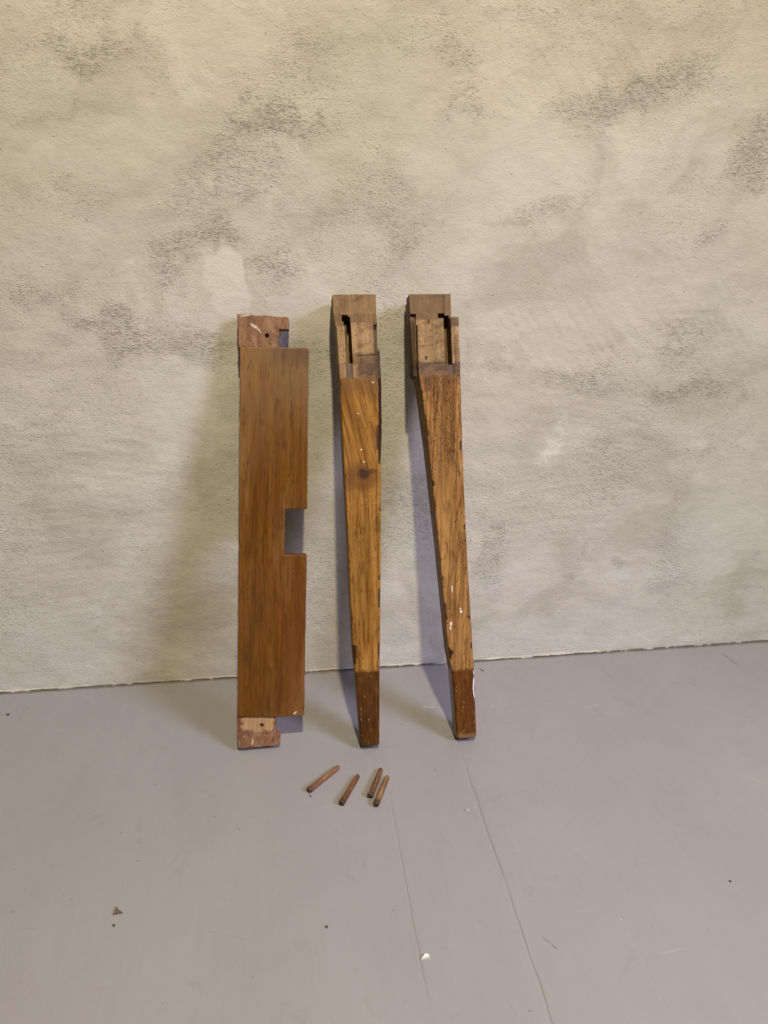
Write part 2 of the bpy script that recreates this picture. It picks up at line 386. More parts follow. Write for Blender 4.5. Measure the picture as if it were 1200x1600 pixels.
# ------------------------------------------------------------------ wood
def wood(name, light, mid, dark, pale_amt=0.0, worm=0.5, rough=(0.32, 0.5), streak=1.0, holes_scale=120,
         z_tone=None, extra=None, seed=0.0, crack=0.0, spec=0.45, bumpd=0.0006, warpk=0.022, shear=None, gall=0.0, fine=1.0):
    n = NT(name)
    o = (seed, seed * 1.7, seed * 0.37)
    warp = n.noise(n.vscale((9, 9, 2.2), loc=o), 1.0, 3, 0.5, col=True)
    wv = n.t.nodes.new("ShaderNodeVectorMath"); wv.operation = 'SCALE'
    n.put(wv.inputs[0], warp); wv.inputs["Scale"].default_value = warpk
    av = n.t.nodes.new("ShaderNodeVectorMath"); av.operation = 'ADD'
    n.put(av.inputs[0], n.co); n.put(av.inputs[1], wv.outputs[0])
    wc = av.outputs[0]
    if shear:
        z0, z1, k = shear
        sh = n.mul(n.mul(n.math('MAXIMUM', n.sub(n.z, z0), 0.0), k), n.ramp(n.z, z1, z1 + 0.06, 1, 0.7))
        cx = n.t.nodes.new("ShaderNodeCombineXYZ"); n.put(cx.inputs[0], sh)
        a2 = n.t.nodes.new("ShaderNodeVectorMath"); a2.operation = 'ADD'
        n.put(a2.inputs[0], wc); n.put(a2.inputs[1], cx.outputs[0])
        wc = a2.outputs[0]
    g1 = n.noise(n.vscale((85, 70, 3.2), loc=o, src=wc), 1.0, 5, 0.6, 0.5)       # long streaks
    g2 = n.noise(n.vscale((300, 300, 14), loc=o, src=wc), 1.0, 4, 0.6)            # fibres
    g3 = n.noise(n.vscale((14, 14, 5), loc=o), 1.0, 4, 0.6, 0.6)                   # cloudy tone
    ringv = n.noise(n.vscale((26, 22, 1.5), loc=o, src=wc), 1.0, 1, 0.4, 0.3)
    ring = n.math('PINGPONG', n.mul(ringv, 9.0), 0.5)                               # growth rings
    ringm = n.mul(n.ramp(ring, 0.0, 0.22, 1, 0), streak)
    c = n.mix(n.ramp(g1, 0.38, 0.62), mid, light)
    c = n.mix(n.mul(n.ramp(g3, 0.42, 0.72), 0.7), c, mid)
    c = n.mix(n.mul(ringm, 0.55), c, dark)
    c = n.mix(n.mul(n.ramp(g2, 0.50, 0.68), 0.55), c, dark)
    g4 = n.noise(n.vscale((170, 170, 5), loc=(o[0] + 1, 4, 4), src=wc), 1.0, 3, 0.6)
    c = n.mix(n.mul(n.ramp(g4, 0.52, 0.66), 0.45), c, dark)
    c = n.mix(n.mul(n.ramp(g4, 0.46, 0.34), 0.35), c, light)
    pores = n.noise(n.vscale((430, 430, 36), loc=o, src=wc), 1.0, 2, 0.5)
    pk = n.mul(n.ramp(pores, 0.60, 0.70), n.ramp(n.noise(n.vscale((30, 30, 8), loc=(o[0], 9, 9)), 1.0, 2), 0.35, 0.6))
    c = n.mix(n.mul(pk, 0.75 * fine), c, tuple(d * 0.6 for d in dark))
    gr = n.noise(n.vscale((40, 40, 9), loc=(o[0] + 3, 1, 2)), 1.0, 5, 0.65, 1.0)
    c = n.mix(n.mul(n.ramp(gr, 0.56, 0.74), 0.65 * streak), c, tuple(d * 0.7 for d in dark))
    h = n.add(n.mul(g2, 0.5), n.mul(g1, 0.6))
    h = n.sub(h, n.mul(ringm, 0.4))
    # worm holes: round flight holes, size varies from one to the next
    dens = n.ramp(n.noise(n.vscale((12, 12, 7), loc=(o[0], 5, 5)), 1.0, 2), 0.62 - 0.3 * worm, 0.72 - 0.2 * worm)
    hm = None
    for sc, r0, r1 in ((holes_scale, 0.10, 0.16), (holes_scale * 0.55, 0.07, 0.10)):
        vo = n.voro(n.vscale((1, 1, 0.8), loc=(o[0] + sc, 0, 0)), sc)
        sepc = n.t.nodes.new("ShaderNodeSeparateColor"); n.t.links.new(vo[1], sepc.inputs[0])
        pick = n.ramp(sepc.outputs[0], 0.62 - 0.25 * worm, 0.64 - 0.25 * worm)
        k = n.mul(n.mul(n.ramp(vo[0], r0, r1, 1, 0), pick), dens)
        hm = k if hm is None else n.math('MAXIMUM', hm, k)
    c = n.mix(n.mul(hm, 0.92), c, (0.012, 0.007, 0.004))
    h = n.sub(h, n.mul(hm, 3.0))
    if crack > 0:
        cv = n.noise(n.vscale((95, 90, 10), loc=(o[0] + 8, 3, 1), src=wc), 1.0, 5, 0.7, 1.6)
        cd = n.math('ABSOLUTE', n.sub(cv, 0.5))
        cm = n.mul(n.ramp(cd, 0.0, 0.018, 1, 0), n.ramp(n.noise(n.vscale((30, 30, 9), loc=(o[0], 2, 2)), 1.0, 3), 0.45, 0.58))
        cm = n.mul(cm, crack)
        c = n.mix(n.mul(cm, 0.85), c, (0.03, 0.014, 0.006))
        h = n.sub(h, n.mul(cm, 2.2))
    if gall > 0:
        gv = n.noise(n.vscale((150, 150, 62), loc=(o[0] + 2, 6, 1)), 1.0, 2, 0.5, 1.2)
        gm = n.mul(n.ramp(n.math('ABSOLUTE', n.sub(gv, 0.5)), 0.0, 0.022, 1, 0), n.ramp(n.noise(n.vscale((26, 26, 11), loc=(o[0], 8, 8)), 1.0, 3), 0.50, 0.58))
        gm = n.mul(gm, gall)
        c = n.mix(n.mul(gm, 0.85), c, (0.035, 0.015, 0.006))
        h = n.sub(h, n.mul(gm, 2.0))
    nrm_amt = 0.6
    r = n.ramp(g3, 0.3, 0.7, rough[0], rough[1])
    if extra:
        c, h, r = extra(n, c, h, r, dict(g1=g1, g2=g2, g3=g3, gr=gr, hm=hm))
    b = n.bump(h, nrm_amt, bumpd)
    return n.out(c, r, b, spec)

# ------------------------------------------------------------------ mesh helpers
def link(name, me, mat, parent=None):
    if mat is not None:
        me.materials.append(mat)
    o = bpy.data.objects.new(name, me)
    scn.collection.objects.link(o)
    if parent is not None:
        o.parent = parent
    return o

def jit(p, amp, sc, seed=0):
    return (mnoise.noise(Vector(p) * sc + Vector((seed, seed * 2.1, 3))) * amp)

def slab(name, outline, y_front, y_back, mat, parent, holes=(), wear=0.0006, bev=0.0012, seed=1, step=0.004):
    """outline (x, z) swept from y_front to y_back, edges slightly worn and eased"""
    pts = []
    N = len(outline)
    for i in range(N):
        a = Vector(outline[i]); b = Vector(outline[(i + 1) % N])
        L = (b - a).length
        k = max(1, int(L / step))
        for j in range(k):
            p = a.lerp(b, j / k)
            if j > 0 or True:
                nx = (b - a).normalized(); nn = Vector((nx.y, -nx.x))
                w = jit((p.x, p.y, 0), wear, 55, seed) + jit((p.x, p.y, 4), wear * 1.2, 190, seed)
                p = p + nn * w * (0.0 if j == 0 else 1.0)
            pts.append(p)
    bm = bmesh.new()
    f0 = [bm.verts.new((p.x, y_front, p.y)) for p in pts]
    b0 = [bm.verts.new((p.x, y_back, p.y)) for p in pts]
    M = len(pts)
    bm.faces.new(f0); bm.faces.new(list(reversed(b0)))
    for i in range(M):
        j = (i + 1) % M
        bm.faces.new((f0[j], f0[i], b0[i], b0[j]))
    bmesh.ops.recalc_face_normals(bm, faces=bm.faces[:])
    edges = [e for e in bm.edges if abs(e.verts[0].co.y - e.verts[1].co.y) < 1e-6]
    corners = []
    bmesh.ops.bevel(bm, geom=edges + corners, offset=bev, segments=2, profile=0.6, affect='EDGES')
    me = bpy.data.meshes.new(name); bm.to_mesh(me); bm.free()
    if mat is not None:
        me.materials.append(mat)
    o = bpy.data.objects.new(name, me)
    scn.collection.objects.link(o)
    for (hx, hz, hr) in holes:
        bmc = bmesh.new()
        bmesh.ops.create_cone(bmc, cap_ends=True, segments=20, radius1=hr, radius2=hr, depth=0.2,
                              matrix=Matrix.Translation((hx, 0, hz)) @ Matrix.Rotation(R(90), 4, 'X'))
        cut(o, bmc)
    if parent is not None:
        o.parent = parent
    return o

def cut(o, bmc):
    bmesh.ops.recalc_face_normals(bmc, faces=bmc.faces[:])
    mc = bpy.data.meshes.new("cutter"); bmc.to_mesh(mc); bmc.free()
    co = bpy.data.objects.new("cutter", mc)
    scn.collection.objects.link(co)
    md = o.modifiers.new("cut", 'BOOLEAN')
    md.operation = 'DIFFERENCE'; md.object = co; md.solver = 'EXACT'
    for k in range(8):
        md.use_hole_tolerant = k >= 4
        md.use_self = k >= 4
        co.location = (0.00007 * k, 0.00011 * k, -0.00009 * k)
        co.rotation_euler = (0.0002 * k, 0.0003 * k, 0.0001 * k)
        bpy.context.view_layer.update()
        dg = bpy.context.evaluated_depsgraph_get()
        new = bpy.data.meshes.new_from_object(o.evaluated_get(dg))
        if len(new.vertices) > 0.4 * len(o.data.vertices):
            break
    else:
        new = o.data.copy()
    o.modifiers.clear()
    old = o.data; nm = old.name
    o.data = new
    bpy.data.meshes.remove(old); new.name = nm
    bpy.data.objects.remove(co); bpy.data.meshes.remove(mc)

def box_bm(x0, x1, y0, y1, z0, z1, skew=0.0, sub=0, rough=0.0, seed=0):
    bm = bmesh.new()
    bmesh.ops.create_cube(bm, size=1)
    for v in bm.verts:
        v.co = Vector((x0 + (v.co.x + .5) * (x1 - x0), y0 + (v.co.y + .5) * (y1 - y0), z0 + (v.co.z + .5) * (z1 - z0)))
    if sub:
        bmesh.ops.subdivide_edges(bm, edges=bm.edges[:], cuts=sub, use_grid_fill=True)
        for v in bm.verts:
            s = Vector((jit(v.co, rough, 120, seed), jit(v.co, rough, 120, seed + 5), jit(v.co, rough, 120, seed + 9)))
            v.co += s
    for v in bm.verts:
        v.co.x += skew * (v.co.z - z0)
    return bm

def interp(tab, w):
    if w <= tab[0][0]:
        a, b = tab[0], tab[1]
    elif w >= tab[-1][0]:
        a, b = tab[-2], tab[-1]
    else:
        for i in range(len(tab) - 1):
            if tab[i][0] <= w <= tab[i + 1][0]:
                a, b = tab[i], tab[i + 1]; break
    t = (w - a[0]) / (b[0] - a[0])
    return a[1] + (b[1] - a[1]) * t

def leg_loft(name, xc, TL, TR, TT, w0, w1, mat, parent, chips, seed, step=0.0016, side_n=14, ease=0.0012, close=(True, True), endbev=0.0):
    """square tapering post between heights w0..w1; corners worn away by the chip list and by noise"""
    n = max(4, int((w1 - w0) / step))
    rings = []
    bm = bmesh.new()
    lay = bm.verts.layers.float.new('chip')
    for k in range(n + 1):
        w = w0 + (w1 - w0) * k / n
        xl = interp(TL, w) - xc; xr = interp(TR, w) - xc; T = interp(TT, w)
        ins = 0.0
        if endbev > 0:
            d = w - w0
            if d < endbev:
                ins = endbev - math.sqrt(max(0, endbev ** 2 - (endbev - d) ** 2))
        xl += ins; xr -= ins
        # corners in order: front-left, front-right, back-right, back-left   (front is -y)
        cs = [(xl, -T + ins), (xr, -T + ins), (xr, 0.0), (xl, 0.0)]
        ring = []
        for c in range(4):
            a = cs[c]; b = cs[(c + 1) % 4]
            for j in range(side_n):
                # denser samples near the corners
                t = 0.5 - 0.5 * math.cos(math.pi * j / side_n)
                x = a[0] + (b[0] - a[0]) * t; y = a[1] + (b[1] - a[1]) * t
                ring.append([x, y, 0.0])
        # ease / chip the corners
        for ci, (cx, cy) in enumerate(cs):
            sx = 1 if ci in (1, 2) else -1
            sy = 1 if ci in (2, 3) else -1
            e = ease * (1 + 0.5 * mnoise.noise(Vector((seed + ci * 7, 0, w * 60))))
            nz = mnoise.noise(Vector((seed * 3 + ci * 11, 2, w * 40))) + 0.5 * mnoise.noise(Vector((seed + ci * 5, 7, w * 120)))
            e += 0.0045 * max(0.0, nz - 0.24)
            for (cc, z0, z1, dep) in chips:
                if cc == ci and z0 < w < z1:
                    f = min(1, (w - z0) / 0.004, (z1 - w) / 0.004)
                    f = f * (0.85 + 0.4 * mnoise.noise(Vector((seed, ci, w * 27))) + 0.16 * mnoise.noise(Vector((seed, ci + 3, w * 85))))
                    e = max(e, dep * max(0, f))
            for p in ring:
                dx = sx * (cx - p[0]); dy = sy * (cy - p[1])     # distance inwards from the corner
                s = e - (dx + dy)
                if s > 0:
                    p[0] -= sx * s * 0.5; p[1] -= sy * s * 0.5
                    p[2] = max(p[2], min(1.0, max(0.0, (e - ease * 1.35) / 0.0012)))
        vs = []
        for p in ring:
            dd = 0.00028 * mnoise.noise(Vector((p[0] * 90, p[1] * 90, w * 25 + seed)))
            vv = bm.verts.new((p[0] + dd, p[1] + dd * (1 if p[1] < -0.001 else 0), w))
            vv[lay] = p[2]
            vs.append(vv)
        rings.append(vs)
    m = len(rings[0])
    for k in range(n):
        for i in range(m):
            j = (i + 1) % m
            bm.faces.new((rings[k][i], rings[k][j], rings[k + 1][j], rings[k + 1][i]))
    bm.faces.new(list(reversed(rings[0]))); bm.faces.new(rings[-1])
    bmesh.ops.recalc_face_normals(bm, faces=bm.faces[:])
    me = bpy.data.meshes.new(name); bm.to_mesh(me); bm.free()
    me.materials.append(mat)
    o = bpy.data.objects.new(name, me)
    scn.collection.objects.link(o)
    o.parent = parent
    return o

def empty(name, mw, label, cat, group=None):
    e = bpy.data.objects.new(name, None)
    e.empty_display_size = 0.05
    scn.collection.objects.link(e)
    e.matrix_world = mw
    e["label"] = label; e["category"] = cat
    if group: e["group"] = group
    return e

# ------------------------------------------------------------------ rail board
def board_extra(n, c, h, r, g):
    # greyer upper end, a painted-in sheen; redder varnish lower down; a few long scratches
    up = n.ramp(n.add(n.z, n.mul(n.sub(g['g3'], 0.5), 0.25)), 0.42, 0.66)
    c = n.mix(n.mul(up, 0.62), c, (0.205, 0.118, 0.052))
    lt = n.mul(n.ramp(n.noise(n.vscale((22, 8, 3.4)), 1.0, 4, 0.6), 0.50, 0.66), 0.5)
    c = n.mix(lt, c, (0.235, 0.125, 0.040))
    fleck = n.noise(n.vscale((120, 60, 26), loc=(3, 3, 7)), 1.0, 4, 0.65)
    c = n.mix(n.mul(n.ramp(fleck, 0.54, 0.68), 0.5), c, (0.050, 0.018, 0.002))
    k = n.box(0.028, 0.08, 0.06, 0.32, 0.012, g['g3'], 0.02)
    c = n.mix(n.mul(k, 0.35), c, (0.125, 0.040, 0.007))
    k2 = n.box(0.022, 0.09, 0.622, 0.70, 0.014, g['g1'], 0.05)
    c = n.mix(n.mul(k2, 0.6), c, (0.085, 0.047, 0.026))
    for p0, p1, w, s in (((-0.026, 0.605), (-0.016, 0.627), 0.0012, 0.6), ((0.001, 0.06), (0.000, 0.092), 0.0011, 0.8),
                         ((0.015, 0.06), (0.017, 0.083), 0.0008, 0.6), ((0.0365, 0.40), (0.037, 0.52), 0.0006, 0.5),
                         ((0.036, 0.12), (0.0365, 0.30), 0.0006, 0.5), ((0.047, 0.295), (0.056, 0.296), 0.0012, 0.7),
                         ((0.063, 0.300), (0.072, 0.290), 0.0009, 0.8)):
        c = n.mix(n.mul(n.seg(p0, p1, w, 'xz', g['g3'], 0.004), s), c, (0.04, 0.018, 0.008))
    bl = n.mul(n.box(-0.03, -0.015, 0.14, 0.17, 0.01, g['g3'], 0.03), 0.5)
    c = n.mix(bl, c, (0.05, 0.02, 0.008))
    wchip = n.mul(n.seg((0.054, 0.0565), (0.060, 0.062), 0.0016, 'xz', g['g3'], 0.004), 0.9)
    c = n.mix(wchip, c, (0.6, 0.5, 0.4))
    for (x, z) in ((0.006, 0.355), (-0.022, 0.262), (-0.025, 0.268), (-0.02, 0.246), (0.052, 0.288), (0.058, 0.289), (0.001, 0.065), (-0.02, 0.064), (0.06, 0.55), (0.042, 0.62)):
        d = n.add(n.math('POWER', n.sub(n.x, x), 2.0), n.math('POWER', n.sub(n.z, z), 2.0))
        c = n.mix(n.ramp(d, 0.0000004, 0.0000012, 0.95, 0), c, (0.015, 0.007, 0.004))
    return c, h, r

M_board = wood("board_wood", (0.148, 0.058, 0.005), (0.100, 0.035, 0.002), (0.050, 0.018, 0.0012), worm=0.15, rough=(0.40, 0.60), spec=0.2, warpk=0.008, fine=1.0,
               streak=0.22, holes_scale=110, extra=board_extra, seed=2.0, bumpd=0.0004)

def tenon_extra(n, c, h, r, g):
    p = n.noise(n.vscale((90, 60, 70)), 1.0, 4, 0.6, 0.5)
    c = n.mix(n.mul(n.ramp(p, 0.45, 0.6), 0.55), c, (0.24, 0.125, 0.055))
    q = n.noise(n.vscale((60, 60, 34), loc=(1, 7, 3)), 1.0, 4, 0.6, 0.8)
    c = n.mix(n.mul(n.ramp(q, 0.52, 0.64), 0.55), c, (0.11, 0.042, 0.018))
    c = n.mix(n.mul(n.ramp(q, 0.44, 0.34), 0.4), c, (0.33, 0.19, 0.11))
    # bare pale wood round the lower peg hole, with a ragged lower edge
    wob = n.noise(n.co, 140, 3)
    pale = n.box(-0.028, 0.022, 0.030, 0.060, 0.002, wob, 0.016)
    c = n.mix(n.mul(pale, 0.85), c, n.mix(n.ramp(g['g2'], 0.4, 0.6), (0.41, 0.25, 0.115), (0.32, 0.185, 0.082)))
    sc = n.noise(n.vscale((100, 60, 55), loc=(4, 4, 4)), 1.0, 3, 0.6, 0.8)
    low = n.ramp(n.z, 0.033, 0.03, 0, 1)
    c = n.mix(n.mul(n.mul(n.ramp(sc, 0.52, 0.62), low), 0.5), c, (0.28, 0.195, 0.135))
    for p0, p1, w in (((-0.037, 0.6925), (-0.018, 0.6945), 0.0014), ((-0.02, 0.682), (-0.008, 0.674), 0.0022), ((-0.010, 0.676), (-0.002, 0.6665), 0.0012),
                      ((-0.012, 0.005), (-0.0105, 0.018), 0.0016)):
        c = n.mix(n.mul(n.seg(p0, p1, w, 'xz', wob, 0.004), 0.8), c, (0.62, 0.48, 0.36))
    r = n.add(n.mul(r, 0.4), 0.36)
    return c, n.add(h, n.mul(p, 1.4)), r

M_tenon = wood("tenon_wood", (0.215, 0.095, 0.038), (0.155, 0.064, 0.025), (0.08, 0.032, 0.013), worm=0.3, rough=(0.5, 0.7),
               streak=0.15, extra=tenon_extra, seed=5.0, bumpd=0.0012)

Lb = R(16.75)
mw = Matrix.Translation((-0.0786, -0.2025, 0.0)) @ Matrix.Rotation(-Lb, 4, 'X') @ Matrix.Rotation(R(3.14), 4, 'Y')
board = empty("rail_board", mw, "flat brown wooden board with a square notch in its right edge, left of the legs", "board")
slab("panel", [(-0.0354, 0.0545), (0.0250, 0.0522), (0.072, 0.0545), (0.0722, 0.180), (0.0728, 0.296), (0.0728, 0.315), (0.0712, 0.318), (0.0366, 0.3179), (0.0369, 0.3909), (0.0726, 0.3914),
               (0.0721, 0.590), (0.0719, 0.6425), (0.0710, 0.6452), (0.0692, 0.6470), (0.0250, 0.6465), (-0.0354, 0.6445)],
     -0.022, 0.0, M_board, board, wear=0.0007, bev=0.0018, seed=3)
slab("upper_tenon", [(-0.0380, 0.6440), (0.0250, 0.6460), (0.0249, 0.6744), (0.0407, 0.6750), (0.0400, 0.6925), (0.0385, 0.6942), (-0.0402, 0.6958)],
     -0.0205, -0.0015, M_tenon, board, holes=[(0.0061, 0.6640, 0.0036)], wear=0.0009, seed=7)
slab("lower_tenon", [(-0.0365, 0.0535), (-0.0350, 0.008), (-0.0318, 0.0003), (0.0300, 0.0046), (0.0330, 0.0090), (0.0335, 0.0210), (0.0262, 0.0255), (0.0255, 0.0528)],
     -0.0185, -0.0015, M_tenon, board, holes=[(0.0035, 0.0387, 0.0036)], wear=0.0009, seed=11)

# ------------------------------------------------------------------ legs
def region(n, c, m, amt, col):
    return n.mix(n.mul(m, amt), c, col)

def specks(n, c, pts, col):
    for (x, z, rx, rz) in pts:
        dx = n.mul(n.sub(n.x, x), 1 / rx); dz = n.mul(n.sub(n.z, z), 1 / rz)
        d = n.add(n.mul(dx, dx), n.mul(dz, dz))
        c = n.mix(n.ramp(d, 0.6, 1.2, 0.95, 0), c, col)
    return c

WHITE = (0.72, 0.68, 0.60)
def shaft_a_extra(n, c, h, r, g):     # the leg with the knot
    bleed = n.ramp(n.add(n.z, n.mul(n.sub(n.noise(n.vscale((1, 1, 0.5), loc=(2, 2, 2)), 150, 4, 0.7), 0.5), 0.02)), 0.1250, 0.1295, 1, 0)
    c = n.mix(n.mul(bleed, 0.75), c, (0.090, 0.033, 0.006))
    c = n.mix(n.mul(n.attr('chip'), 0.85), c, (0.04, 0.016, 0.007))
    swirl = n.noise(n.vscale((30, 30, 95), loc=(1, 1, 1)), 1.0, 3, 0.5, 1.5)
    sm_ = n.mul(n.box(-0.05, 0.05, 0.385, 0.432, 0.012), n.ramp(n.math('ABSOLUTE', n.sub(swirl, 0.5)), 0.0, 0.03, 1, 0))
    c = n.mix(n.mul(sm_, 0.5), c, (0.38, 0.20, 0.055))
    wob = n.noise(n.co, 55, 4, 0.6)
    def knot(cx, cz, rx, rz, amt, col, c):
        dx = n.mul(n.add(n.sub(n.x, cx), n.mul(n.sub(wob, 0.5), 0.02)), 1 / rx)
        dz = n.mul(n.add(n.sub(n.z, cz), n.mul(n.sub(wob, 0.5), 0.016)), 1 / rz)
        d = n.add(n.mul(dx, dx), n.mul(dz, dz))
        return n.mix(n.ramp(d, 0.2, 1.4, amt, 0), c, col)
    c = knot(-0.002, 0.438, 0.032, 0.024, 0.6, (0.10, 0.038, 0.010), c)
    c = knot(0.004, 0.443, 0.011, 0.010, 0.85, (0.035, 0.016, 0.009), c)
    c = knot(0.017, 0.447, 0.010, 0.005, 0.6, (0.05, 0.02, 0.009), c)
    # darker stain below the joint
    jm = n.box(-0.05, 0.05, 0.566, 0.60, 0.006, wob, 0.04)
    c = region(n, c, jm, 0.45, (0.10, 0.045, 0.018))
    # broken right-hand corner shows dark old wood
    rc = n.mul(n.ramp(n.sub(n.x, n.mul(n.sub(n.z, 0.0), 0.010)), 0.0258, 0.0268), n.ramp(n.z, 0.452, 0.47))
    c = region(n, c, rc, 0.9, (0.032, 0.013, 0.006))
    c = specks(n, c, [(-0.0005, 0.537, 0.0008, 0.0012), (0.0025, 0.481, 0.0012, 0.0013), (0.006, 0.462, 0.0009, 0.0015), (0.024, 0.584, 0.0018, 0.0009)], WHITE)
    return c, h, r
def foot_extra(n, c, h, r, g):
    v = n.voro(n.vscale((1, 1, 0.6)), 170)
    sepc = n.t.nodes.new("ShaderNodeSeparateColor"); n.t.links.new(v[1], sepc.inputs[0])
    m = n.mul(n.ramp(v[0], 0.14, 0.24, 1, 0), n.ramp(sepc.outputs[0], 0.72, 0.76))
    c = n.mix(n.mul(m, 0.55), c, (0.33, 0.19, 0.10))
    fl = n.noise(n.vscale((120, 120, 38), loc=(2, 2, 2)), 1.0, 5, 0.7, 0.6)
    c = n.mix(n.mul(n.ramp(fl, 0.50, 0.68), 0.5), c, (0.19, 0.085, 0.022))
    c = n.mix(n.mul(n.ramp(fl, 0.45, 0.33), 0.5), c, (0.030, 0.010, 0.002))
    h = n.add(h, n.mul(m, 0.6))
    edge = n.ramp(n.add(n.z, n.mul(n.sub(n.noise(n.co, 130, 3), 0.5), 0.012)), -0.004, 0.001, 1, 0)
    c = n.mix(n.mul(edge, 0.5), c, (0.24, 0.14, 0.08))
    top = n.ramp(n.add(n.z, n.mul(n.sub(n.noise(n.co, 160, 3), 0.5), 0.006)), 0.118, 0.124)
    c = n.mix(n.mul(top, 0.5), c, (0.08, 0.03, 0.01))
    return c, h, r
def foot_b_extra(n, c, h, r, g):
    c, h, r = foot_extra(n, c, h, r, g)
    wob = n.noise(n.co, 90, 3)
    for p0, p1, w in (((0.0575, 0.078), (0.0590, 0.095), 0.0016), ((0.0590, 0.055), (0.0575, 0.086), 0.0012), ((0.0590, 0.095), (0.0580, 0.115), 0.0010)):
        c = n.mix(n.mul(n.seg(p0, p1, w, 'xz', wob, 0.003), 0.95), c, (0.80, 0.80, 0.80))
    return c, h, r
def shaft_b_extra(n, c, h, r, g):
    bleed = n.ramp(n.add(n.z, n.mul(n.sub(n.noise(n.vscale((1, 1, 0.5), loc=(2, 2, 2)), 150, 4, 0.7), 0.5), 0.02)), 0.1070, 0.1115, 1, 0)
    c = n.mix(n.mul(bleed, 0.75), c, (0.090, 0.033, 0.006))
    c = n.mix(n.mul(n.attr('chip'), 0.9), c, (0.045, 0.018, 0.008))
    wob = n.noise(n.co, 55, 4, 0.6)
    for (x0, x1, z0, z1, a) in ((-0.017, -0.006, 0.562, 0.586, 0.75), (-0.05, 0.06, 0.575, 0.60, 0.35), (0.044, 0.05, 0.47, 0.483, 0.7)):
        c = region(n, c, n.box(x0, x1, z0, z1, 0.003, wob, 0.012), a, (0.075, 0.032, 0.016))
    for (p0, p1, w) in (((0.036, 0.475), (0.033, 0.39), 0.0012), ((0.030, 0.45), (0.042, 0.425), 0.001), ((0.042, 0.43), (0.046, 0.38), 0.0012),
                        ((0.038, 0.35), (0.030, 0.25), 0.0009), ((0.046, 0.30), (0.034, 0.20), 0.0010), ((0.050, 0.215), (0.040, 0.17), 0.0010)):
        c = n.mix(n.mul(n.seg(p0, p1, w, 'xz', wob, 0.012), 0.7), c, (0.05, 0.02, 0.008))
    c = specks(n, c, [(0.0242, 0.245, 0.0008, 0.0065), (0.0385, 0.2065, 0.0022, 0.0024), (0.0375, 0.2115, 0.0016, 0.0012), (0.0215, 0.187, 0.0018, 0.0035), (0.0205, 0.18, 0.0012, 0.0030)], WHITE)
    c = specks(n, c, [(0.0545, 0.196, 0.0022, 0.0034), (0.0565, 0.147, 0.0022, 0.004), (0.022, 0.139, 0.003, 0.005), (0.051, 0.385, 0.0016, 0.002), (0.031, 0.355, 0.0014, 0.0015)], (0.03, 0.014, 0.008))
    return c, h, r

